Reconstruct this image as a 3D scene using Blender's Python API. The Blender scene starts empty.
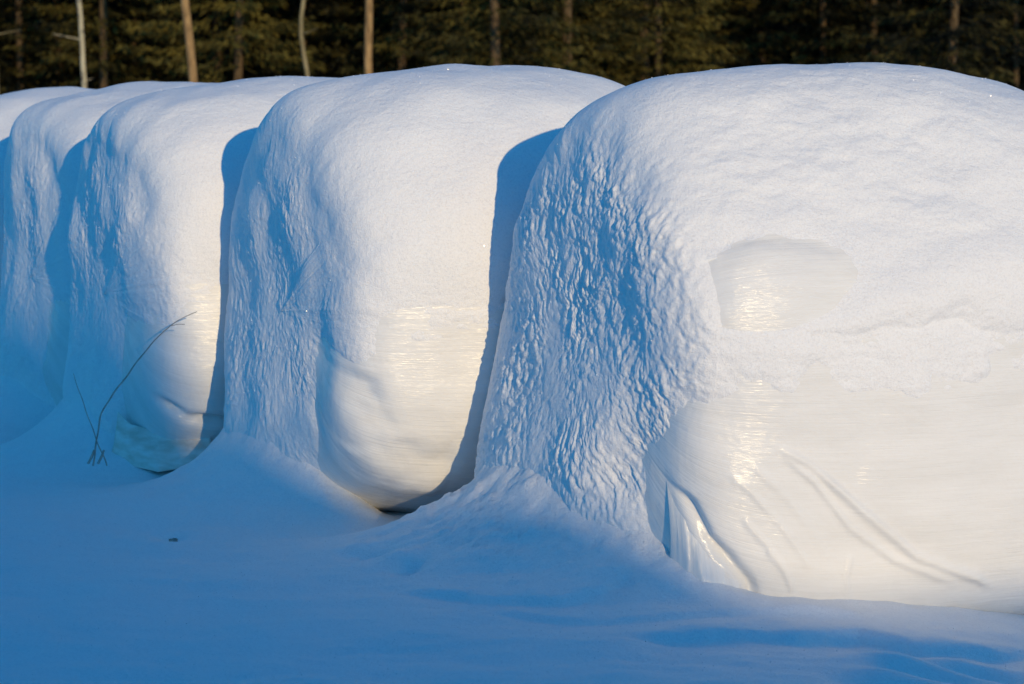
import bpy, math, random
import numpy as np
from mathutils import Vector
C = bpy.context.scene
COL = C.collection
R = math.radians

# ------------------------------------------------------------------ noise
_rng = np.random.default_rng(11)
_perm = _rng.permutation(256).astype(np.int64)
_perm = np.concatenate([_perm, _perm, _perm])
_grad = _rng.normal(size=(256, 3)); _grad /= np.linalg.norm(_grad, axis=1)[:, None]
def perlin(x, y, z):
    x, y, z = np.broadcast_arrays(np.asarray(x, float), np.asarray(y, float), np.asarray(z, float))
    xi, yi, zi = np.floor(x), np.floor(y), np.floor(z)
    xf, yf, zf = x - xi, y - yi, z - zi
    xi = xi.astype(np.int64) & 255; yi = yi.astype(np.int64) & 255; zi = zi.astype(np.int64) & 255
    f = lambda t: t * t * t * (t * (t * 6 - 15) + 10)
    u, v, w = f(xf), f(yf), f(zf)
    def g(a, b, c):
        h = _perm[_perm[_perm[xi + a] + yi + b] + zi + c]
        G = _grad[h]
        return G[..., 0] * (xf - a) + G[..., 1] * (yf - b) + G[..., 2] * (zf - c)
    l = lambda a, b, t: a + t * (b - a)
    return l(l(l(g(0,0,0), g(1,0,0), u), l(g(0,1,0), g(1,1,0), u), v),
             l(l(g(0,0,1), g(1,0,1), u), l(g(0,1,1), g(1,1,1), u), v), w) * 1.6
def fbm(x, y, z, oct=4, gain=0.5, lac=2.03):
    a, s, f = 1.0, 0.0, 1.0
    for i in range(oct):
        s = s + a * perlin(x * f + 17.3 * i, y * f + 5.1 * i, z * f + 9.7 * i)
        a *= gain; f *= lac
    return s
def sst(a, b, x):
    t = np.clip((np.asarray(x, float) - a) / (b - a), 0, 1)
    return t * t * (3 - 2 * t)
def gauss(x, s): return np.exp(-(x / s) ** 2)

# ------------------------------------------------------------------ object helpers
def tag(o, label=None, cat=None, group=None, kind=None):
    if label: o['label'] = label
    if cat: o['category'] = cat
    if group: o['group'] = group
    if kind: o['kind'] = kind
    return o
def link(o, parent=None):
    COL.objects.link(o)
    if parent is not None: o.parent = parent
    return o
def empty(name, loc=(0, 0, 0), rz=0):
    o = bpy.data.objects.new(name, None); o.empty_display_size = 0.2
    o.location = loc; o.rotation_euler = (0, 0, rz)
    return link(o)
def mesh_np(name, V, F, mat, parent=None, uv=None, smooth=True, mat_index=None):
    """V (n,3), F (m,4) or (m,3); uv per vertex (n,2)"""
    me = bpy.data.meshes.new(name)
    V = np.ascontiguousarray(V, np.float32); F = np.ascontiguousarray(F, np.int32)
    k = F.shape[1]
    me.vertices.add(len(V)); me.vertices.foreach_set('co', V.ravel())
    me.loops.add(F.size); me.loops.foreach_set('vertex_index', F.ravel())
    me.polygons.add(len(F))
    me.polygons.foreach_set('loop_start', np.arange(0, F.size, k, dtype=np.int32))
    me.polygons.foreach_set('loop_total', np.full(len(F), k, np.int32))
    if smooth: me.polygons.foreach_set('use_smooth', np.ones(len(F), bool))
    if uv is not None:
        l = me.uv_layers.new(name='UVMap')
        l.data.foreach_set('uv', np.ascontiguousarray(uv[F.ravel()], np.float32).ravel())
    mats = mat if isinstance(mat, (list, tuple)) else [mat]
    for m in mats: me.materials.append(m)
    if mat_index is not None: me.polygons.foreach_set('material_index', np.ascontiguousarray(mat_index, np.int32))
    me.update(calc_edges=True); me.validate()
    return link(bpy.data.objects.new(name, me), parent)
def grid_faces(n, m, wrap=False):
    i = np.arange(n - 1)[:, None]; j = np.arange(m if wrap else m - 1)[None, :]
    j2 = (j + 1) % m
    a = i * m + j; b = (i + 1) * m + j; c = (i + 1) * m + j2; d = i * m + j2
    return np.stack([a, b, c, d], -1).reshape(-1, 4)
def tube(pts, rad, n=8):
    pts = np.asarray(pts, float); rad = np.asarray(rad, float)
    T = np.gradient(pts, axis=0); T /= np.linalg.norm(T, axis=1)[:, None] + 1e-9
    ref = np.array([0.0, 1.0, 0.1]); 
    A = np.cross(T, ref); A /= np.linalg.norm(A, axis=1)[:, None] + 1e-9
    B = np.cross(T, A)
    an = np.linspace(0, 2 * np.pi, n, endpoint=False)
    V = pts[:, None, :] + rad[:, None, None] * (np.cos(an)[None, :, None] * A[:, None, :] + np.sin(an)[None, :, None] * B[:, None, :])
    return V.reshape(-1, 3), grid_faces(len(pts), n, True)
def join(parts):
    V, F, off = [], [], 0
    for v, f in parts:
        V.append(v); F.append(f + off); off += len(v)
    return np.concatenate(V), np.concatenate(F)

# ------------------------------------------------------------------ materials
class NT:
    def __init__(s, name):
        s.m = bpy.data.materials.new(name); s.m.use_nodes = True
        s.t = s.m.node_tree; s.t.nodes.clear()
        s.out = s.n('ShaderNodeOutputMaterial')
    def n(s, typ, **kw):
        o = s.t.nodes.new(typ)
        for k, v in kw.items():
            if k in o.inputs: s.put(o.inputs[k], v)
            else: setattr(o, k, v)
        return o
    def put(s, inp, v):
        if isinstance(v, bpy.types.NodeSocket): s.t.links.new(v, inp)
        else: inp.default_value = v
    def math(s, op, a, b=0.0, c=0.0):
        o = s.t.nodes.new('ShaderNodeMath'); o.operation = op
        for i, v in enumerate((a, b, c)): s.put(o.inputs[i], v)
        return o.outputs[0]
    def mix(s, f, a, b):
        o = s.t.nodes.new('ShaderNodeMix'); o.data_type = 'RGBA'
        s.put(o.inputs[0], f); s.put(o.inputs[6], a); s.put(o.inputs[7], b)
        return o.outputs[2]
    def noise(s, vec, scale, detail=4, rough=0.55, dist=0.0):
        o = s.n('ShaderNodeTexNoise'); s.put(o.inputs['Vector'], vec)
        o.inputs['Scale'].default_value = scale; o.inputs['Detail'].default_value = detail
        o.inputs['Roughness'].default_value = rough; o.inputs['Distortion'].default_value = dist
        return o.outputs['Fac']
    def mapping(s, vec, scale=(1, 1, 1), rot=(0, 0, 0)):
        o = s.n('ShaderNodeMapping'); s.put(o.inputs['Vector'], vec)
        o.inputs['Scale'].default_value = scale; o.inputs['Rotation'].default_value = rot
        return o.outputs[0]
    def ramp(s, f, stops):
        o = s.n('ShaderNodeValToRGB'); s.put(o.inputs[0], f)
        e = o.color_ramp.elements
        while len(e) < len(stops): e.new(0.5)
        for q, (p, c) in zip(e, stops): q.position = p; q.color = c if len(c) == 4 else (*c, 1)
        return o.outputs[0]
    def bump(s, h, strength=0.5, dist=0.01, normal=None):
        o = s.n('ShaderNodeBump'); s.put(o.inputs['Height'], h)
        o.inputs['Strength'].default_value = strength; o.inputs['Distance'].default_value = dist
        if normal is not None: s.put(o.inputs['Normal'], normal)
        return o.outputs[0]
    def bsdf(s, **kw):
        o = s.n('ShaderNodeBsdfPrincipled')
        for k, v in kw.items(): s.put(o.inputs[k], v)
        s.t.links.new(o.outputs[0], s.out.inputs[0])
        return o

def mat_snow(name, grain=1.0, base=(0.855, 0.86, 0.875)):
    t = NT(name)
    g = t.n('ShaderNodeNewGeometry').outputs['Position']
    n1 = t.noise(g, 260, 3, 0.7)
    n2 = t.noise(g, 55, 4, 0.6)
    n3 = t.noise(g, 6, 3, 0.5)
    n4 = t.noise(t.mapping(g, (16, 16, 40), (0.5, 0.25, 0.4)), 1.0, 4, 0.6, 0.6)
    b = t.bump(n1, 0.6 * grain, 0.0045)
    b = t.bump(n2, 0.40 * grain, 0.008, b)
    b = t.bump(n4, 0.26 * grain, 0.010, b)
    col = t.mix(n3, (base[0] * .97, base[1] * .97, base[2] * .97, 1), (*base, 1))
    gm = t.n('ShaderNodeMix', data_type='RGBA', blend_type='MULTIPLY'); gm.inputs[0].default_value = 1.0
    t.put(gm.inputs[6], col); t.put(gm.inputs[7], t.ramp(t.noise(g, 150, 3, 0.8), [(0.32, (0.88, 0.885, 0.90)), (0.52, (1, 1, 1))]))
    col = gm.outputs[2]
    t.bsdf(**{'Base Color': col, 'Roughness': 0.62, 'Specular IOR Level': 0.18, 'Normal': b})
    return t.m
def mat_film(name):
    t = NT(name)
    uv = t.n('ShaderNodeTexCoord').outputs['UV']
    g = t.n('ShaderNodeNewGeometry').outputs['Position']
    # stretch lines of the film run along u of the map (pole to pole), a second set is slightly tilted
    a = t.noise(t.mapping(uv, (2.0, 95, 1)), 1.0, 4, 0.65)
    a2 = t.noise(t.mapping(uv, (1.2, 30, 1), (0, 0, 0.10)), 1.0, 3, 0.6)
    f = t.noise(t.mapping(uv, (5, 520, 1), (0, 0, 0.02)), 1.0, 2, 0.6)
    br = t.noise(g, 9, 3, 0.5)
    h = t.math('ADD', t.math('MULTIPLY', a, 1.0), t.math('MULTIPLY', a2, 0.9))
    b = t.bump(h, 0.24, 0.008)
    b = t.bump(f, 0.32, 0.0030, b)
    b = t.bump(br, 0.35, 0.02, b)
    dirt = t.noise(t.mapping(uv, (2, 14, 1)), 1.0, 5, 0.6)
    col = t.ramp(dirt, [(0.3, (0.735, 0.73, 0.715)), (0.62, (0.795, 0.793, 0.785))])
    lines = t.ramp(f, [(0.3, (0.97, 0.967, 0.96)), (0.6, (1, 1, 1))])
    m = t.n('ShaderNodeMix', data_type='RGBA', blend_type='MULTIPLY'); m.inputs[0].default_value = 1.0
    t.put(m.inputs[6], col); t.put(m.inputs[7], lines)
    t.bsdf(**{'Base Color': m.outputs[2], 'Roughness': 0.17, 'Specular IOR Level': 0.30, 'Normal': b,
              'Anisotropic': 0.85, 'Anisotropic Rotation': 0.25, 'Tangent': t.n('ShaderNodeTangent', direction_type='UV_MAP', uv_map='UVMap').outputs[0]})
    return t.m
def mat_plain(name, c1, c2, scale=20, rough=0.8, stretch=(1, 1, 1), bump=0.4, bd=0.01, spec=0.2):
    t = NT(name)
    g = t.n('ShaderNodeTexCoord').outputs['Object']
    n = t.noise(t.mapping(g, stretch), scale, 4, 0.6)
    col = t.ramp(n, [(0.35, c1), (0.65, c2)])
    t.bsdf(**{'Base Color': col, 'Roughness': rough, 'Specular IOR Level': spec, 'Normal': t.bump(n, bump, bd)})
    return t.m
def mat_foliage(name, c1, c2):
    t = NT(name)
    g = t.n('ShaderNodeNewGeometry').outputs['Position']
    oi = t.n('ShaderNodeObjectInfo').outputs['Random']
    n = t.noise(g, 1.1, 5, 0.7)
    n = t.math('ADD', n, t.math('MULTIPLY', t.math('SUBTRACT', oi, 0.5), 0.25))
    col = t.ramp(n, [(0.40, c1), (0.68, c2)])
    t.bsdf(**{'Base Color': col, 'Roughness': 0.7, 'Specular IOR Level': 0.15})
    return t.m
def mat_birch(name):
    t = NT(name)
    g = t.n('ShaderNodeTexCoord').outputs['Object']
    n = t.noise(t.mapping(g, (6, 6, 2.2)), 1.6, 3, 0.6)
    col = t.ramp(n, [(0.40, (0.10, 0.085, 0.07)), (0.47, (0.36, 0.30, 0.19)), (0.75, (0.50, 0.43, 0.29))])
    t.bsdf(**{'Base Color': col, 'Roughness': 0.75})
    return t.m
SNOW = mat_snow('bale_snow', 1.0)
SNOWG = mat_snow('ground_snow', 1.15)
FILM = mat_film('stretch_film')
_t = NT('ice_crystal'); _t.bsdf(**{'Base Color': (0.86, 0.87, 0.9, 1), 'Roughness': 0.2, 'IOR': 1.7}); CRYSTAL = _t.m
DRY = mat_plain('dry_stalk', (0.30, 0.27, 0.24), (0.46, 0.42, 0.38), 60, 0.85, (1, 1, .3), 0.4, 0.002)
OLDFILM = mat_plain('dirty_film', (0.62, 0.55, 0.47), (0.80, 0.76, 0.71), 14, 0.45, (1, 1, 3), 0.5, 0.01)

# ------------------------------------------------------------------ layout
CAM_H, FPX, HORIZON = 1.20, 2418.0, 126.0
TH = R(26)                                    # bale axis, turned 25 degrees from the picture plane
AX = np.array([math.cos(TH), math.sin(TH)])   # along the bale axis, to the right and away
FR = np.array([math.sin(TH), -math.cos(TH)])  # curved front, to the camera
SUN_AZ = np.array([math.sin(R(21.5)), -math.cos(R(21.5))])   # horizontal direction towards the sun
SUN_EL = 12.0
BALES = [  # centre x, y, z, radius, length, seed
    dict(c=(0.90, 6.985, 0.590), r=0.640, w=1.50, seed=1, n=(640, 1000), sag=5.0),
    dict(c=(-0.115, 7.885, 0.620), r=0.630, w=1.31, seed=2, n=(500, 800), sag=2.45),
    dict(c=(-0.88, 8.86, 0.605), r=0.620, w=1.22, seed=3, n=(380, 640), sag=2.5),
    dict(c=(-1.35, 9.88, 0.600), r=0.620, w=1.22, seed=4, n=(300, 480), sag=2.5),
    dict(c=(-1.98, 10.97, 0.595), r=0.615, w=1.22, seed=5, n=(240, 400), sag=2.5),
]

# ------------------------------------------------------------------ ground: one sheet
def axis_coords(lo, hi, step, far, low_fine, grow=1.16):
    mid = np.arange(lo, hi + 1e-6, step)
    def ext(x0, sgn):
        out, s, x = [], step, x0
        while abs(x) < far:
            s = min(s * grow, 0.19 if abs(x) < 32 and (sgn < 0) == low_fine else 25.0); x = x + sgn * s; out.append(x)
        return np.array(out)
    return np.concatenate([ext(lo, -1)[::-1], mid, ext(hi, 1)])
def local(b, x, y):
    dx, dy = x - b['c'][0], y - b['c'][1]
    return dx * AX[0] + dy * AX[1], dx * FR[0] + dy * FR[1]     # u along the axis, v out of the curved front
def shade_ridge_h(t):
    # crest of an unseen added rise, shaped so its shadow fits ground and bales
    return SHADE_RIDGE_D * math.tan(R(SUN_EL)) + np.interp(t, [-6, 1.47, 1.84, 1.96, 2.07, 2.2, 2.31, 2.55, 2.68, 3.0], [1.8, 1.4, 0.88, 0.42, 0.22, 0.08, -0.03, -0.06, -0.35, -0.46])
SHADE_RIDGE_D = 24.0
LIPS = [  # crest of each lip as (x, y), drop, run-out
    ([(-0.29, 6.23), (-0.08, 6.15), (0.12, 6.12), (0.25, 6.20), (0.36, 6.38)], 0.020, 0.30),
    ([(-0.08, 6.03), (0.12, 5.97), (0.32, 5.96), (0.58, 6.08), (0.90, 6.16)], 0.016, 0.25),
    ([(0.28, 5.70), (0.55, 5.78), (0.69, 5.79), (0.86, 5.93), (1.00, 5.84), (1.30, 6.0)], 0.030, 0.35),
]
HOLLOWS = [(-1.01, 7.09, 0.035, 0.05, 0.020), (-0.285, 6.50, 0.045, 0.06, 0.032), (-0.40, 6.66, 0.06, 0.05, 0.020),
           (0.98, 5.52, 0.10, 0.05, 0.045), (1.12, 5.66, 0.10, 0.05, 0.045), (0.90, 5.34, 0.12, 0.06, 0.035),
           (-1.12, 7.25, 0.09, 0.09, 0.012)]
def ground_h(x, y):
    z = -0.022 + 0.018 * fbm(x * 0.55, y * 0.55, 3.1, 3) + 0.010 * perlin(x * 2.3, y * 2.3, 8.8)
    z = z - 0.135 * np.clip((x - 0.45) / 1.0, 0, 1.5) ** 1.5 * sst(4.0, 5.5, y) * sst(30, 12, np.abs(x))
    near = sst(16, 10, np.hypot(x + 0.5, y - 8))
    for i, b in enumerate(BALES):
        u, v = local(b, x, y)
        w2, r = b['w'] / 2, b['r']
        # drift piled against the left end of each bale
        A = (0.60, 0.44, 0.42, 0.42, 0.42)[i]
        d = -(u + w2 - 0.02)
        prof = np.where(d > 0, np.exp(-(np.maximum(d, 0) / (0.21, 0.17, 0.17, 0.17, 0.17)[i]) ** 0.95), 1.0)
        side = (sst(0.70, -0.45, v) if i == 0 else sst(0.52, -0.34, v)) * (1 - 0.25 * sst(0.0, -0.5, v)) * sst(-0.82, -0.42, v)
        prof2 = np.where(d < 0, sst(-0.24, -0.05, d), 1.0)
        dr = prof * side * prof2
        z = z + A * dr
        if i < 2:
            lum = np.clip(dr * 6, 0, 1)
            k = lum > 0.02
            l = np.zeros_like(z)
            if k.any(): l[k] = (0.014 * np.abs(perlin(x[k] * 24, y[k] * 24, z[k] * 18)) + 0.008 * fbm(x[k] * 12, y[k] * 12, z[k] * 10, 3)) * 1.3
            z = z + lum * l * (1.0, 0.4)[i]
        # snow banked along the front
        z = z + (0.0, 0.0, 0.0, 0.02, 0.02)[i] * gauss(v - 0.62, 0.25) * sst(-0.8, -0.4, u) * sst(0.9, 0.5, u)
    # low wind steps in front of the first bale
    z = z + near * 0.012 * fbm(x * 3.1, y * 5.2, 1.7, 3)
    # lips left by the wind: lower on the near side, the drop runs out towards the photographer
    for pts, A, run in LIPS:
        px = np.array([p[0] for p in pts]); py = np.array([p[1] for p in pts])
        yc = np.interp(x, px, py) + 0.012 * perlin(x * 9, 0.3, 4.4) + 0.006 * perlin(x * 31, 0.3, 4.4)
        ends = sst(px[0] - 0.05, px[0] + 0.12, x) * sst(px[-1] + 0.05, px[-1] - 0.12, x)
        dd = yc - y
        z = z - A * ends * sst(-0.012, 0.030, dd) * sst(run, 0.03, dd) + 0.25 * A * ends * gauss(dd + 0.05, 0.05)
    for (hx, hy, sx, sy, A) in HOLLOWS:
        e = ((x - hx) / sx) ** 2 + ((y - hy) / sy) ** 2
        z = z - A * np.exp(-e) + 0.5 * A * np.exp(-(((x - hx) / sx + .6) ** 2 + ((y - hy) / sy - 1.5) ** 2))
    # unseen rise added behind the camera to cast the foreground shade
    s = x * SUN_AZ[0] + (y - 7.0) * SUN_AZ[1]          # distance towards the sun
    t = -x * SUN_AZ[1] + y * SUN_AZ[0]                 # distance across the sun's direction
    rise = sst(9, SHADE_RIDGE_D, s) * sst(90, 30, s)
    z = z + rise * shade_ridge_h(t) * sst(60, 25, np.abs(t - 3))
    return z
gx = axis_coords(-3.6, 2.6, 0.014, 400, False)
gy = axis_coords(4.6, 10.6, 0.014, 400, True)
GX, GY = np.meshgrid(gx, gy, indexing='ij')
GZ = ground_h(GX, GY)
gv = np.stack([GX, GY, GZ], -1).reshape(-1, 3)
ground = mesh_np('snow_ground', gv, grid_faces(len(gx), len(gy)), SNOWG)
tag(ground, 'blue shaded snow field with drifts banked against the bales', kind='structure')
def gz(x, y): return float(ground_h(np.array([float(x)]), np.array([float(y)]))[0])

# ------------------------------------------------------------------ bales
def profile(w, r, n):
    """(u, radius) along a meridian from the left pole to the right pole, equal steps"""
    q = np.linspace(0, np.pi, 4000)
    # superellipse meridian with nearly flat bulging ends
    cu, su = np.cos(q), np.sin(q)
    def shape(ex_u, ex_r):
        u = -np.sign(cu) * np.abs(cu) ** ex_u * (w / 2)
        rr = np.abs(su) ** ex_r * r
        return u + np.sign(u) * 0.012 * np.clip(1 - (rr / r) ** 2, 0, 1), rr
    u, rr = shape(0.23, 0.28)          # front: widely rounded rim
    ub, rb = shape(0.19, 0.20)         # back: tight rim
    d = np.concatenate([[0], np.cumsum(np.hypot(np.diff(u), np.diff(rr)))])
    db = np.concatenate([[0], np.cumsum(np.hypot(np.diff(ub), np.diff(rb)))])
    s = np.linspace(0, d[-1], n); sb = s * db[-1] / d[-1]
    return np.interp(s, d, u), np.interp(s, d, rr), s, np.interp(sb, db, ub), np.interp(sb, db, rb)
def bale_base(b):
    ns, nf = b['n']
    u, rr, s, ub, rb = profile(b['w'], b['r'], ns)
    f = np.linspace(-np.pi / 2, 1.5 * np.pi, nf, endpoint=False)      # 0 = front, +90 = up
    S, Fi = np.meshgrid(s, f, indexing='ij')
    back = sst(0.35, -0.45, np.cos(Fi))
    U = u[:, None] * (1 - back) + ub[:, None] * back; RR = rr[:, None] * (1 - back) + rb[:, None] * back
    # sagged lower half: fuller than a circle
    ca, sa = np.abs(np.cos(Fi)), np.abs(np.sin(Fi))
    e = np.where(np.sin(Fi) < 0, b['sag'], np.where(np.cos(Fi) < 0, (1.68, 1.72, 1.95, 2.0, 2.0)[b['seed'] - 1], (1.84, 1.88, 2.1, 2.2, 2.2)[b['seed'] - 1]))
    low = (ca ** e + sa ** e) ** (-1 / e)
    low = low * (1 - (0.115, 0.115, 0.07, 0.035, 0.035)[b['seed'] - 1] * ((np.minimum(U, 0.0) if b['seed'] == 1 else U) / (b['w'] / 2)) ** 2 * sst(-0.2, 0.5, np.cos(Fi)))     # barrel front
    rho = 1 + (low - 1) * sst(0.10, 0.5, RR) + 0.008 * np.cos(2 * Fi)
    # a few dents between wraps
    k = b['seed'] * 7.7
    lump = 0.022 * fbm(U * 1.7 + k, np.cos(Fi) * RR * 2.0 + 3, np.sin(Fi) * RR * 2.0, 3) * sst(0.0, 0.35, RR)
    deep = np.where(np.sin(Fi) < 0, (1.28, 1.07, 1.07, 1.0, 1.0)[b['seed'] - 1], 1.0)
    P = np.stack([U, np.cos(Fi) * RR * rho, np.sin(Fi) * RR * rho * deep], -1)
    N = normals(P)
    P = P + N * (lump + film_folds(b, U, Fi * b['r'], RR))[..., None]
    return P, N, S, Fi, U, RR
def poly_dist(U, A, pts, r):
    """distance to a polyline given as (u, angle in degrees), its side and the place along it"""
    best = np.full(U.shape, 9.0); side = np.zeros(U.shape); along = np.zeros(U.shape)
    q = [(u, math.radians(f) * r) for u, f in pts]; tot = 0
    for (u0, a0), (u1, a1) in zip(q[:-1], q[1:]):
        L = math.hypot(u1 - u0, a1 - a0); du, da = (u1 - u0) / L, (a1 - a0) / L
        h = np.clip((U - u0) * du + (A - a0) * da, 0, L)
        ex, ea = U - u0 - h * du, A - a0 - h * da
        d = np.hypot(ex, ea); m = d < best
        best = np.where(m, d, best); side = np.where(m, ex * -da + ea * du, side); along = np.where(m, tot + h, along)
        tot += L
    return best, side, along / tot
FOLDS = {1: [  # (polyline, height, width): ridges are positive, creases negative
        ([(-.55, -19), (-.435, -23.6), (-.278, -32.5), (-.107, -40.5), (.10, -45), (.2, -48)], 0.0105, 0.009),
        ([(-.53, -21), (-.42, -27), (-.31, -35.5), (-.17, -41), (.06, -46)], 0.0070, 0.008),
        ([(-.74, -36), (-.692, -42.1), (-.637, -44), (-.581, -46.8), (-.55, -50)], -0.022, 0.016),
        ([(-.66, -27), (-.602, -29.5), (-.52, -35), (-.44, -41), (-.40, -44)], 0.0040, 0.008),
        ([(-.60, -24), (-.52, -29), (-.42, -36), (-.36, -42)], 0.0035, 0.010),
        ([(-.62, -35), (-.55, -39), (-.49, -43), (-.45, -47)], 0.0040, 0.008),
        ([(-.55, -40), (-.50, -43), (-.46, -47)], 0.0040, 0.007),
        ([(-.30, -40), (-.31, -44), (-.29, -49)], 0.0035, 0.009),
        ([(-.66, 30), (-.56, 33), (-.42, 31), (-.3, 26)], -0.006, 0.035),
    ], 2: [
        ([(-.62, -14), (-.585, -26), (-.53, -35), (-.42, -39), (-.28, -38)], -0.015, 0.045),
        ([(-.60, -38), (-.52, -46), (-.42, -50), (-.30, -49)], 0.010, 0.06),
    ], 3: [
        ([(-.60, -34), (-.50, -37), (-.30, -37.5), (.0, -36)], -0.030, 0.020),
        ([(-.45, -12), (-.30, -13), (-.18, -14)], -0.004, 0.006),
    ]}
def lowdeg(f, deep=1.28):
    return math.degrees(math.atan(math.tan(math.radians(f)) / deep)) if f < 0 else f
FOLDS[1] = [([(u, lowdeg(f)) for u, f in pts], H, W) for pts, H, W in FOLDS[1]]
def film_folds(b, U, A, RR):
    h = np.zeros(U.shape)
    for pts, H, W in FOLDS.get(b['seed'], []):
        d, side, al = poly_dist(U, A, pts, b['r'])
        wob = 1 + 0.5 * perlin(U * 14, A * 14, H * 900)
        h = h + H * wob * np.exp(-(d / W) ** 2) * sst(0, 0.10, al) * sst(1, 0.85, al)
    if b['seed'] == 1:      # the film bellies out over the wrapped load
        h = h + 0.011 * np.exp(-((U + .56) / .22) ** 2 - ((A - math.radians(19) * b['r']) / .09) ** 2)
    return h * sst(0.15, 0.4, RR)
def normals(P):
    du = np.gradient(P, axis=0)
    df = np.roll(P, -1, 1) - np.roll(P, 1, 1)
    N = np.cross(du, df); L = np.linalg.norm(N, axis=-1, keepdims=True)
    N = N / np.maximum(L, 1e-12)
    # outward
    sgn = np.sign(np.sum(N * P, -1)); sgn[sgn == 0] = 1
    if np.mean(sgn) < 0: N = -N
    N[0] = (-1, 0, 0); N[-1] = (1, 0, 0)
    return N
def to_world(P, b):
    c = b['c']
    W = np.empty_like(P)
    W[..., 0] = P[..., 0] * AX[0] + P[..., 1] * FR[0]
    W[..., 1] = P[..., 0] * AX[1] + P[..., 1] * FR[1]
    W[..., 2] = P[..., 2]
    return W                                        # relative to the bale's centre
LABELS = [
    'nearest white wrapped bale on the right with lumpy snow crust on its end',
    'second nearest white wrapped bale, shadow of the nearest bale on its right edge',
    'white wrapped bale behind the bent dry twig, torn film at its foot',
    'snow covered bale behind the torn one, only a narrow sunlit strip showing',
    'farthest snow covered bale cut off by the left edge of the photo',
]
def end_crust(b, P, N, U, RR, Fi, k):
    """wind-blown crust stuck on the left end: ridges that run down and outwards"""
    y, z = P[..., 1], P[..., 2]
    a = R(20)
    p = y * math.cos(a) + z * math.sin(a); q = -y * math.sin(a) + z * math.cos(a)
    w1 = 0.03 * fbm(y * 6 + k, z * 6, 2.0, 2); 
    n1 = np.abs(perlin((p + w1) * 22 + k, (q + w1) * 15, P[..., 0] * 17)) * 1.5 - 0.5   # rounded clumps parted by clefts
    n1 = n1 + 0.9 * np.abs(perlin((p + w1) * 41 + k, (q - w1) * 29 + 7, P[..., 0] * 36)) - 0.3
    n2 = fbm((p + w1) * 60 + k, (q + w1) * 40, P[..., 0] * 40, 3, 0.6)
    n3 = fbm(y * 3.2 + k, z * 2.4, 4.0, 2)
    n4 = fbm(y * 4.5 + k, z * 4.0, 14.0, 2)
    return n1, n2, n3, n4

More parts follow.
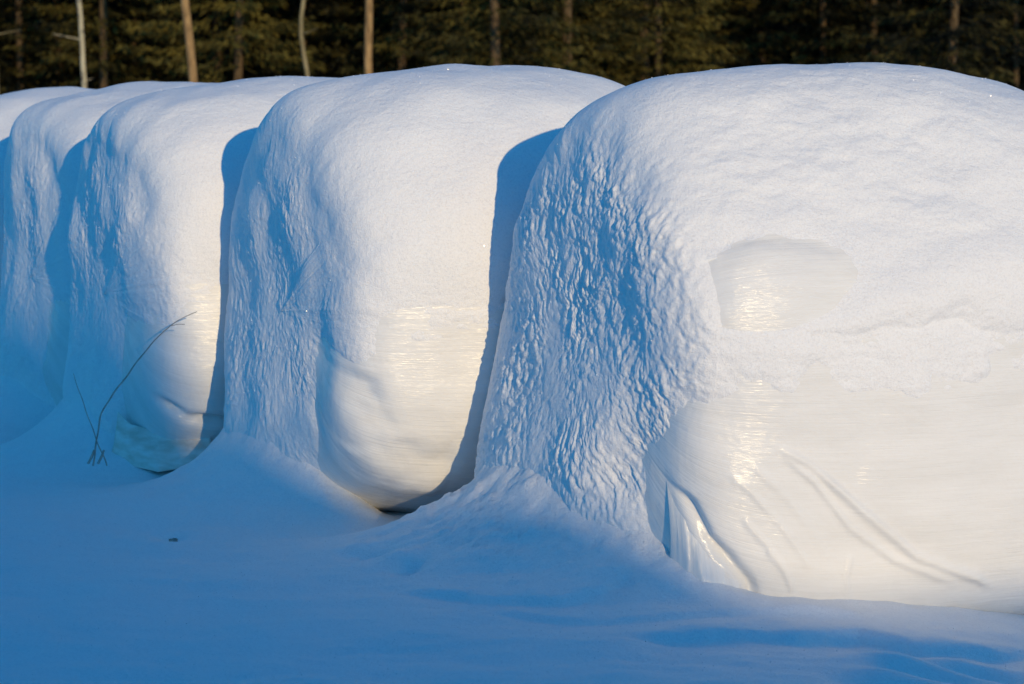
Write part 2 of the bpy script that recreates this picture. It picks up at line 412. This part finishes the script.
def crystal_cloud(name, P, N, parent, seed):
    """small flat ice crystals lying at every angle on the snow; a few catch the sun"""
    rng = np.random.default_rng(seed)
    n = len(P)
    D = rng.normal(size=(n, 3)); D = D / np.linalg.norm(D, axis=1)[:, None] + N * 0.9
    D /= np.linalg.norm(D, axis=1)[:, None]
    A = np.cross(D, rng.normal(size=(n, 3))); A /= np.linalg.norm(A, axis=1)[:, None]
    B = np.cross(D, A); r = rng.uniform(.0010, .0019, n)[:, None]
    P = P + N * 0.0012
    q = np.stack([P + A * r, P + B * r, P - A * r, P - B * r], 1)
    o = mesh_np(name, q.reshape(-1, 3), np.arange(4 * n).reshape(-1, 4), CRYSTAL, parent, smooth=False)
    o['kind'] = 'stuff'
    return o
def build_bale(i, b):
    P, N, S, Fi, U, RR = bale_base(b)
    k = b['seed'] * 13.1
    nz = N[..., 2]; nl = -N[..., 0]; nv = N[..., 1]
    root = empty('silage_bale', b['c'])
    tag(root, LABELS[i], 'silage bale', 'snowy silage bales standing side by side in a row')
    ns, nf = b['n']
    UV = np.stack([S, Fi * b['r'] / (1.0)], -1)
    film = mesh_np('film_wrap', to_world(P, b).reshape(-1, 3), grid_faces(ns, nf, True)[:, ::-1], FILM, root, UV.reshape(-1, 2))
    # ---- snow
    big = fbm(U * 2.2 + k, P[..., 1] * 2.2, P[..., 2] * 2.2, 3)
    fine = fbm(U * 9 + k, P[..., 1] * 14, P[..., 2] * 14, 3)
    dome = np.clip(1.05 - (0.80 if i == 0 else 0.70) * ((U - 0.02) / (b['w'] * .55)) ** 2, 0.15, 1.05)
    top = 0.140 * sst(0.02, 0.95, nz) * dome + 0.014 * sst(-0.05, 0.35, nz)
    top = top + 0.010 * big * sst(0.0, 0.5, nz)
    nzz = nz + 0.16 * big + 0.06 * fine - 0.10 * sst(0.1, 0.3, nz) * 0
    t_top = top - 0.020 * sst(0.20, 0.02, nzz) - 0.006 * sst(0.5, 0.2, nzz)
    A = Fi * b['r']
    if i == 0:
        # a thin patchy crust hangs below the cap, a lens of bare film stays open in it
        low = math.radians(-8) * b['r'] + 0.07 * big + 0.05 * fine + 0.10 * (U + .2)
        patch = 0.0034 + 0.0045 * fbm(U * 7 + k, A * 13, 1.0, 4, .6) - 0.016 * sst(low + .10, low - .04, A)
        thin = np.where((A > -0.5) & (A < 0.42), patch, -0.02)
        lx = (U + .56 + 0.03 * big) / 0.215
        mid = math.radians(19) * b['r'] + 0.06 * (U + .56)
        lens = lx ** 2 + ((A - mid + 0.012 * fine) / (0.115 * np.where(A < mid, 1.0, 1.0))) ** 2
        dl = (np.sqrt(np.maximum(lens + 0.20 * fine + 0.25 * big, 0)) - 1) * 0.11
        lim = dl * (0.28 + (0.055 - 0.28) * sst(-0.09, 0.09, A - mid)) - 0.0015 + 0.55 * np.maximum(dl, 0) ** 2
        lim = np.where(dl < 0, -0.015, lim)
        tt = np.maximum(t_top, thin); lp = np.maximum(lim, 1e-5); tp_ = np.maximum(tt, 1e-5)
        soft = (lp ** -3 + tp_ ** -3) ** (-1 / 3)                     # smooth minimum
        t_top = np.where((tt > 0) & (lim > 0), soft, np.minimum(tt, lim))
    else:
        low = math.radians(-4) * b['r'] + 0.13 * big + 0.05 * fine
        patch = 0.0022 + 0.0035 * fbm(U * 6 + k, A * 26, 1.0, 4, .6) - 0.010 * sst(low + .10, low - .16, A)
        t_top = np.maximum(t_top, np.where((A > -0.5) & (A < 0.42), patch, -0.02))
    n1, n2, n3, n4 = end_crust(b, P, N, U, RR, Fi, k)
    rough = (0.48, 0.24, 0.3, 0.3, 0.3)[i]
    endm = sst(0.30, 0.85, nl + 0.12 * big)
    cover = (0.020 if i == 0 else 0.003) + (0.006 if i == 0 else 0.012) * n3 + 0.035 * P[..., 2] * (P[..., 2] > 0) + (0.085 if i == 0 else 0.06) * sst(0.15, -0.45, P[..., 2]) * (sst(0.42, 0.05, P[..., 1]) if i == 0 else sst(0.25, -0.12, P[..., 1])) - 0.05 * sst(-0.05, -0.30, P[..., 2] + 0.10 * n3) * sst(0.12, 0.38, P[..., 1] + 0.10 * n4)
    crust = endm * (cover + rough * np.clip(0.72 + 0.7 * n4, 0.18, 1.25) * (0.0095 * n1 + 0.0095 * n2)) - 0.02 * (1 - endm)
    t = np.maximum(t_top, -0.02) + np.where(endm > 0, 0, 0)
    m = 0.02
    h = np.clip(0.5 + 0.5 * (crust - t) / m, 0, 1)
    t = t * (1 - h) + crust * h + m * h * (1 - h)
    t = t + sst(0.0, 0.03, t) * (0.0022 * fine * 0.6 + rough * endm * sst(0.2, 0.6, nz) * 0.008 * n1)
    Q = P + N * t[..., None]
    keep = t > -0.012
    F = grid_faces(ns, nf, True)[:, ::-1]
    kf = keep.ravel()[F].any(1)
    F = F[kf]
    idx = np.full(ns * nf, -1, np.int64); used = np.unique(F); idx[used] = np.arange(len(used))
    mesh_np('snow_cover', to_world(Q, b).reshape(-1, 3)[used], idx[F], SNOW, root)
    rng = np.random.default_rng(90 + i)
    ok = np.flatnonzero(((t > 0.006) & (P[..., 1] > -0.35)).ravel())
    # even over the area, not over the grid
    area = (RR * 1.0).ravel()[ok]; area /= area.sum()
    pick = rng.choice(ok, (1300, 1100, 1000, 700, 400)[i], p=area)
    WN = to_world(normals(Q), b).reshape(-1, 3)
    crystal_cloud('frost_crystals', to_world(Q, b).reshape(-1, 3)[pick], WN[pick], root, 70 + i)
    return root
roots = [build_bale(i, b) for i, b in enumerate(BALES)]
_r = np.random.default_rng(8)
_x = _r.uniform(-2.6, 1.6, 7000); _y = _r.uniform(5.0, 9.5, 7000); _z = ground_h(_x, _y)
_n = np.stack([-(ground_h(_x + .02, _y) - _z) / .02, -(ground_h(_x, _y + .02) - _z) / .02, np.ones(7000)], 1)
_n /= np.linalg.norm(_n, axis=1)[:, None]
gc = crystal_cloud('frost_crystals', np.stack([_x, _y, _z], 1), _n, None, 66)
tag(gc, 'tiny glinting ice crystals scattered over the snow field')

# ------------------------------------------------------------------ loose film, twigs, debris
def at(px, py, D):
    """world point at depth D"""
    p = math.atan((342 - HORIZON) / FPX)
    dx, dz = (px - 512) / FPX, -(py - 342) / FPX
    dy = math.cos(p) + dz * math.sin(p); dzw = -math.sin(p) + dz * math.cos(p)
    return np.array([dx * D / dy, D, CAM_H + dzw * D / dy])
def sheet(name, top, bot, mat, parent, n=60, m=36, belly=0.02, seed=1):
    """a hanging sheet of film between two edges (world points), with a little thickness"""
    top = np.array(top, float); bot = np.array(bot, float)
    q = np.linspace(0, 1, n)
    def res(a): 
        d = np.concatenate([[0], np.cumsum(np.linalg.norm(np.diff(a, axis=0), axis=1))]); d /= d[-1]
        return np.stack([np.interp(q, d, a[:, c]) for c in range(3)], 1)
    T, B = res(top), res(bot)
    w = np.linspace(0, 1, m)
    P = T[:, None] * (1 - w)[None, :, None] + B[:, None] * w[None, :, None]
    out = np.array([FR[0], FR[1], 0])
    wr = 0.006 * fbm(q[:, None] * 9 + seed, w[None, :] * 1.5, 3.3, 3) * np.sin(np.pi * np.clip(w * 1.1, 0, 1))[None, :]
    P = P + (wr + belly * np.sin(np.pi * w)[None, :])[..., None] * out
    uv = np.stack(np.broadcast_arrays(w[None, :] * .3, q[:, None] * .4), -1).reshape(-1, 2)
    c = np.array(parent.location)
    F = grid_faces(n, m)
    V = (P - c).reshape(-1, 3)
    o = mesh_np(name, V, F, mat, parent, uv)
    sm = o.modifiers.new('thickness', 'SOLIDIFY'); sm.thickness = 0.002; sm.offset = 0
    return o
bale1, bale3 = roots[0], roots[2]
def surf(b, S, u, fdeg):
    """point of the film (world) at place u along the axis and angle f"""
    P = S; j = int(round((math.radians(fdeg) + math.pi / 2) / (2 * math.pi) * P.shape[1])) % P.shape[1]
    col = P[:, j]; i = int(np.argmin(np.abs(col[:len(col) // 2, 0] - u))); p = to_world(col[i][None], b)[0] + np.array(b['c'])
    return p
S1 = bale_base(BALES[0])[0]
tp = [surf(BALES[0], S1, u, lowdeg(f)) for u, f in [(-.744, -38), (-.72, -40), (-.692, -42.1), (-.66, -43.2), (-.637, -44), (-.60, -46), (-.575, -48)]]
bt = [p + np.array([FR[0], FR[1], 0]) * o + np.array([-AX[0], -AX[1], 0]) * l for p, o, l in zip(tp, (.0, .02, .035, .04, .035, .02, .01), (-.01, .005, .01, .01, .01, .0, .0))]
for p in bt: p[2] = -0.10
tp = [p - np.array([FR[0], FR[1], 0]) * 0.006 for p in tp]
sheet('film_flap', tp, bt, FILM, bale1, belly=0.012)
t3 = [at(118, 412, 8.42), at(130, 424, 8.36), at(160, 432, 8.29), at(185, 435, 8.27), at(210, 436, 8.27)]
b3 = [at(112, 452, 8.40), at(132, 466, 8.30), at(158, 472, 8.22), at(185, 468, 8.22), at(212, 462, 8.24)]
o = sheet('torn_film', t3, b3, OLDFILM, bale3, belly=0.012, seed=4)
o['label'] = 'torn dirty film strip at the foot'

def twig(name, pts, rad, label, branches=()):
    rad = [q * 0.68 for q in rad]; branches = [(p, [q * 0.68 for q in r]) for p, r in branches]
    base = pts[0]
    root = empty(name, tuple(base)); tag(root, label, 'twig')
    def smooth(p, r):
        p = np.array(p); d = np.concatenate([[0], np.cumsum(np.linalg.norm(np.diff(p, axis=0), axis=1))])
        q = np.linspace(0, d[-1], 48)
        o = np.stack([np.interp(q, d, p[:, c]) for c in range(3)], 1)
        for _ in range(6): o[1:-1] = 0.25 * o[:-2] + 0.5 * o[1:-1] + 0.25 * o[2:]
        o[:, 0] += 0.0012 * np.sin(q * 60); o[:, 2] += 0.0010 * np.sin(q * 47 + 1)
        return o, np.interp(q, np.linspace(0, d[-1], len(r)), r)
    c, r = smooth(pts, rad)
    mesh_np('stem', *tube(c - base, r, 8), DRY, root)
    for bp, br in branches:
        c, r = smooth(bp, br)
        mesh_np('side_shoot', *tube(c - base, r, 8), DRY, root)
Tw = [(93, 466), (95, 452), (98, 430), (101, 411), (119, 386), (149, 346), (163, 332), (176, 321), (187, 315), (197, 312)]
twig('bent_twig', [at(x, y, 8.08 - 0.010 * j) for j, (x, y) in enumerate(Tw)], [.0046, .004, .0040, .0036, .0026, .0018],
     'long dry twig arching over to the right, tip forked, stuck in the snow',
     [([at(163, 332, 8.02), at(170, 326, 8.01), at(178, 324, 8.0), at(185, 324, 8.0)], [.0026, .0022, .0016])])
twig('straight_twig', [at(107, 466, 8.06), at(104, 458, 8.06), at(95, 436, 8.06), at(84, 405, 8.07), at(78, 388, 8.08), at(73, 373, 8.09)], [.0036, .003, .0022, .0014],
     'short straight dry twig leaning left, crossing the bent one')
twig('stubble_stalk', [at(88, 464, 8.02), at(91, 458, 8.02), at(94, 450, 8.02)], [.006, .0065, .005], 'broken stalk stub left of the crossing twigs')
twig('stubble_stalk', [at(98, 464, 8.00), at(101, 457, 8.0), at(104, 450, 8.0)], [.006, .0065, .005], 'broken stalk stub right below the crossing twigs')
# dark bit of withered leaf in a hollow of the snow
lx, ly = -1.005, 7.09
rng = np.random.default_rng(3)
a = np.linspace(0, 2 * np.pi, 20, endpoint=False); rr_ = np.linspace(0, 1, 6)
LV = np.stack([(rr_[:, None] * np.cos(a) * .015), (rr_[:, None] * np.sin(a) * .010), 0.010 * (1 - rr_[:, None] ** 2) + 0.004 * np.sin(3 * a) * rr_[:, None]], -1)
LV = LV + 0.003 * rng.normal(size=LV.shape) * rr_[:, None, None]
lf = mesh_np('withered_leaf', LV.reshape(-1, 3), grid_faces(6, 20, True), DRY)
lf.location = (lx, ly, gz(lx, ly) + 0.004); lf.rotation_euler = (0.35, -0.2, -.4)
sm = lf.modifiers.new('thickness', 'SOLIDIFY'); sm.thickness = 0.0015
tag(lf, 'small dark withered leaf lying in a hollow of the blue snow', 'leaf')



# ------------------------------------------------------------------ forest behind the field
BARK_S = mat_plain('spruce_bark', (0.05, 0.033, 0.018), (0.13, 0.085, 0.045), 3.0, 0.9, (8, 8, 2), 0.7, 0.03)
BARK_P = mat_plain('pine_bark', (0.16, 0.095, 0.042), (0.38, 0.23, 0.10), 2.2, 0.9, (8, 8, 2), 0.7, 0.03)
BARK_A = mat_plain('aspen_bark', (0.13, 0.10, 0.05), (0.27, 0.21, 0.11), 2.2, 0.85, (8, 8, 2), 0.5, 0.02)
BIRCH = mat_birch('birch_bark')
NEEDLE = mat_foliage('spruce_needles', (0.004, 0.0045, 0.0014), (0.105, 0.084, 0.018))  # near-black to golden clumps: dark gaps and sunlit highlights put into the colour
NEEDLE_P = mat_foliage('pine_needles', (0.020, 0.024, 0.008), (0.060, 0.062, 0.022))
TWIGM = mat_plain('bare_twigs', (0.05, 0.035, 0.025), (0.11, 0.08, 0.055), 5, 0.9)

def leaf_quads(P, D, L, W, rng):
    """thin four-sided leaves at P along D"""
    n = len(P)
    Dn = D / (np.linalg.norm(D, axis=1)[:, None] + 1e-9)
    A = rng.normal(size=(n, 3)); A = np.cross(Dn, A); A /= np.linalg.norm(A, axis=1)[:, None] + 1e-9
    L = L[:, None]; Wd = W[:, None]
    q = np.stack([P, P + Dn * L * .45 + A * Wd, P + Dn * L, P + Dn * L * .45 - A * Wd], 1)
    return q.reshape(-1, 3), np.arange(n * 4).reshape(-1, 4)
def spruce_meshes(H, reach, low, seed):
    rng = np.random.default_rng(seed)
    zt = np.linspace(-0.3, H, 16)
    tv, tf = tube(np.stack([0.05 * np.sin(zt * .7 + seed), 0.04 * np.cos(zt * .5 + seed), zt], 1),
                  0.0075 * H * 0.85 * np.clip(1 - zt / H, 0.03, 1) + 0.008, 8)
    Ps, Ds, Ls, Ws = [], [], [], []
    z = low
    while z < H - 0.2:
        L0 = reach * (1 - z / H) ** 0.75
        nb = rng.integers(5, 8)
        for j in range(nb):
            az = rng.uniform(0, 2 * np.pi); L = L0 * rng.uniform(0.65, 1.15)
            if rng.random() < 0.10: continue
            m = int(38 * L + 6)
            t = rng.uniform(0.12, 1, m) ** 0.8
            d = np.array([math.cos(az), math.sin(az)]); sd = np.array([-d[1], d[0]])
            wd = (0.30 * L * (1 - t) ** 0.8 + 0.05) * rng.uniform(-1, 1, m)
            x = d[0] * L * t + sd[0] * wd; y = d[1] * L * t + sd[1] * wd
            zz = z - 0.45 * L * t + 0.28 * L * t * t + rng.normal(0, 0.03, m) - 0.25 * np.abs(wd)
            Ps.append(np.stack([x, y, zz], 1))
            sg = np.sign(wd)
            D = np.stack([d[0] * .7 + sd[0] * sg * .6, d[1] * .7 + sd[1] * sg * .6, np.full(m, -0.55)], 1) + rng.normal(0, .25, (m, 3))
            Ds.append(D); Ls.append(rng.uniform(.10, .24, m)); Ws.append(rng.uniform(.014, .032, m))
            # the bare limb
            for q in np.linspace(0.05, 0.85, 4):
                Ps.append(np.array([[d[0] * L * q, d[1] * L * q, z - 0.45 * L * q + 0.28 * L * q * q]]))
                Ds.append(np.array([[d[0], d[1], -0.3]])); Ls.append(np.array([L * .25])); Ws.append(np.array([0.012]))
        z += rng.uniform(0.16, 0.30)
    cv, cf = leaf_quads(np.concatenate(Ps), np.concatenate(Ds), np.concatenate(Ls), np.concatenate(Ws), rng)
    return (tv, tf), (cv, cf)
def tree_from(name, trunk, crown, tm, cm):
    root = empty(name)
    mesh_np('trunk', *trunk, tm, root); mesh_np('crown', *crown, cm, root, smooth=False)
    return root
def copy_tree(o, parent=None):
    c = o.copy(); COL.objects.link(c); c.parent = parent
    for ch in o.children: copy_tree(ch, c)
    return c
def px_x(px, D): return (px - 512) / FPX * D
frng = random.Random(5)
protos = []
for j, (H, reach, low) in enumerate([(13, 2.2, 0.5), (11, 2.0, 0.3), (15, 2.3, 0.7), (9, 1.7, 0.25)]):
    tr, cr = spruce_meshes(H, reach, low, 40 + j)
    protos.append([tree_from('spruce', tr, cr, BARK_S, NEEDLE), False])
def place_spruce(j, x, y, s, label, group='dark spruces of the forest edge'):
    p = protos[j]
    o = p[0] if not p[1] else copy_tree(p[0])
    p[1] = True
    o.location = (x, y, gz(x, y)); o.rotation_euler = (0, 0, frng.uniform(0, 6.28)); o.scale = (s, s, s)
    tag(o, label, 'tree', group)
    return o
COMMON = 'dark green spruce among the many in the shaded forest behind the bales'
# spruces whose reddish trunk shows through thin lower branches
for px, D, lab in [(494, 38.5, 'spruce with bare reddish trunk showing above the second nearest bale'),
                   (565, 40, 'spruce with thin half hidden trunk, left of the dip between the two nearest bales'),
                   (948, 39, 'spruce with patches of bare trunk showing above the right side of the nearest bale'),
                   (240, 41, 'spruce with dim bare trunk between the thick leaning pine and the crooked thin aspen'),
                   (105, 42, 'spruce with dim bare trunk just right of the white birch'),
                   (402, 42, 'spruce with dim bare trunk just right of the straight pine')]:
    place_spruce(2, px_x(px, D), D, 0.9, lab)
for row, (D, sp) in enumerate([(42.5, 2.3), (45.5, 2.1), (49, 2.1), (53, 2.2), (57.5, 2.4)]):
    hw = D * 0.235 + 5
    x = -hw + row * 0.7
    while x < hw:
        if not (row == 0 and (7.6 > x * FPX / D / 40 > 5.0 or frng.random() < 0.30)):
            place_spruce(frng.choice([0, 1, 3, 0]), x + frng.uniform(-.6, .6), D + frng.uniform(-1.2, 1.2), frng.uniform(0.85, 1.2), COMMON)
        x += sp * frng.uniform(0.8, 1.2)
# the deeper wood reads as one dark mass
mv = []
for k in range(72):
    ch = protos[k % 2][0].children
    cr = [c for c in ch if c.name.startswith('crown')][0]
    n = len(cr.data.vertices); a = np.empty(n * 3, np.float32); cr.data.vertices.foreach_get('co', a); a = a.reshape(-1, 4, 3)
    ce = a.mean(1, keepdims=True); a = (ce + (a - ce) * np.array([2.4, 2.4, 1.8])).reshape(-1, 3) * np.array([1.3, 1.3, 1.1])
    th = frng.uniform(0, 6.28); ca, sa = math.cos(th), math.sin(th)
    xx = -27 + 54 * (k % 24) / 23 + frng.uniform(-.7, .7); yy = 62 + 4.5 * (k // 24) + frng.uniform(-1.5, 1.5)
    mv.append(np.stack([a[:, 0] * ca - a[:, 1] * sa + xx, a[:, 0] * sa + a[:, 1] * ca + yy, a[:, 2] + gz(xx, yy)], 1))
mv = np.concatenate(mv)
fw = mesh_np('forest', mv, np.arange(len(mv)).reshape(-1, 4), NEEDLE, smooth=False)
tag(fw, 'deep dark wood behind the first rows of spruces', kind='stuff')

def bare_tree(name, px, D, r, H, mat, lean, wob, seed, label, crown_from, crown_mat, needles):
    rng = np.random.default_rng(seed)
    z = np.linspace(-0.3, H, 40)
    x = lean * z + wob * np.sin(z * 1.9 + seed) + wob * .5 * np.sin(z * 4.3 + seed * 2); y = wob * np.cos(z * 1.3 + seed)
    rad = r * np.clip(1 - z / H * 0.8, 0.05, 1) * (1 + 0.10 * rng.normal(size=40).cumsum() * 0.15)
    pts = np.stack([x, y, z], 1)
    parts = [tube(pts, np.abs(rad), 10)]
    # dead stubs on the bole
    for k in range(5):
        i = rng.integers(4, 24); a = rng.uniform(0, 6.28); L = rng.uniform(.15, .5)
        p0 = pts[i]; p1 = p0 + np.array([math.cos(a) * L, math.sin(a) * L, L * .2])
        parts.append(tube(np.linspace(p0, p1, 4), np.linspace(.012, .004, 4), 5))
    root = empty(name, (px_x(px, D), D, gz(px_x(px, D), D)))
    tag(root, label, 'tree')
    mesh_np('trunk', *join(parts), mat, root)
    Ps, Ds, Ls, Ws, limbs = [], [], [], [], []
    for k in range(46):
        zz = crown_from + (H - crown_from) * rng.random() ** 0.8
        p0 = np.array([np.interp(zz, z, x), np.interp(zz, z, y), zz]); a = rng.uniform(0, 6.28)
        L = (2.1 if needles else 1.7) * (1 - (zz - crown_from) / (H - crown_from) * .75) * rng.uniform(.6, 1)
        t = np.linspace(0, 1, 5)[:, None]
        bp = p0 + t * np.array([math.cos(a) * L, math.sin(a) * L, 0]) + np.array([0, 0, 1]) * L * (.45 * t if needles else .75 * t - .3 * t * t)
        limbs.append(tube(bp, np.linspace(.022, .006, 5), 5))
        m = 120 if needles else 60
        q = rng.uniform(.25, 1, m)[:, None]
        c = p0 + q * (bp[-1] - p0) + rng.normal(0, .16 if needles else .12, (m, 3))
        Ps.append(c); Ds.append(rng.normal(size=(m, 3)) + np.array([0, 0, .4 if needles else -.2]))
        Ls.append(rng.uniform(.12, .24, m) if needles else rng.uniform(.2, .45, m)); Ws.append(np.full(m, .02 if needles else .006))
    lq = leaf_quads(np.concatenate(Ps), np.concatenate(Ds), np.concatenate(Ls), np.concatenate(Ws), rng)
    V, F = join(limbs + [lq]); nl = sum(len(l[1]) for l in limbs)
    mi = np.ones(len(F), int); mi[:nl] = 0
    mesh_np('crown', V, F, [mat, crown_mat], root, smooth=False, mat_index=mi)
bare_tree('aspen', 4, 37, .045, 11, BARK_A, -.045, .02, 3, 'thin pale trunk at the far left edge of the forest, leaning left', 5.5, TWIGM, False)
bare_tree('birch', 89, 37.5, .048, 12, BIRCH, -.030, .02, 4, 'slender white birch with dark marks behind the left bales', 5.5, TWIGM, False)
bare_tree('pine', 204, 37, .076, 14, BARK_P, -.075, .012, 5, 'thick orange brown pine leaning left, fourth trunk from the left edge', 7.5, NEEDLE_P, True)
bare_tree('aspen', 311, 37, .038, 10, BARK_A, -.020, .05, 6, 'thin crooked pale aspen between the two orange pines', 5.5, TWIGM, False)
bare_tree('pine', 371, 37.5, .074, 14, BARK_P, -.006, .012, 7, 'straight upright orange brown pine, right of the crooked thin aspen', 7.5, NEEDLE_P, True)

# ------------------------------------------------------------------ world, sun, camera
w = bpy.data.worlds.new('World'); C.world = w; w.use_nodes = True
nt = w.node_tree; nt.nodes.clear()
out = nt.nodes.new('ShaderNodeOutputWorld'); bg = nt.nodes.new('ShaderNodeBackground')
sky = nt.nodes.new('ShaderNodeTexSky'); sky.sky_type = 'NISHITA'; sky.sun_disc = False
sky.sun_elevation = R(SUN_EL)
sky.sun_rotation = math.atan2(SUN_AZ[0], SUN_AZ[1])
sky.ozone_density = 3.0; sky.air_density = 1.0; sky.dust_density = 0.3
bg.inputs['Strength'].default_value = 0.11
tint = nt.nodes.new('ShaderNodeMix'); tint.data_type = 'RGBA'; tint.blend_type = 'MULTIPLY'
tint.inputs[0].default_value = 1.0; tint.inputs[7].default_value = (0.145, 0.83, 1.20, 1)
nt.links.new(sky.outputs[0], tint.inputs[6]); nt.links.new(tint.outputs[2], bg.inputs[0]); nt.links.new(bg.outputs[0], out.inputs[0])
sl = bpy.data.lights.new('sun', 'SUN'); sl.energy = 2.1; sl.angle = R(0.6); sl.color = (1.0, 0.745, 0.40)
so = link(bpy.data.objects.new('sun', sl))
sd = Vector((SUN_AZ[0] * math.cos(R(SUN_EL)), SUN_AZ[1] * math.cos(R(SUN_EL)), math.sin(R(SUN_EL))))
so.rotation_euler = sd.to_track_quat('Z', 'Y').to_euler()
cam = bpy.data.cameras.new('camera'); co = link(bpy.data.objects.new('camera', cam))
cam.sensor_width = 36; cam.lens = FPX * 36 / 1024
cam.clip_end = 2000; cam.clip_start = 0.05
co.location = (0, 0, CAM_H)
co.rotation_euler = (R(90) - math.atan((342 - HORIZON) / FPX), 0, 0)
cam.dof.use_dof = True; cam.dof.focus_distance = 7.0; cam.dof.aperture_fstop = 5.6
C.camera = co
C.render.engine = 'CYCLES'
C.view_settings.view_transform = 'Standard'; C.view_settings.look = 'None'
C.view_settings.exposure = 0.6; C.view_settings.gamma = 1.0
C.cycles.use_denoising = True
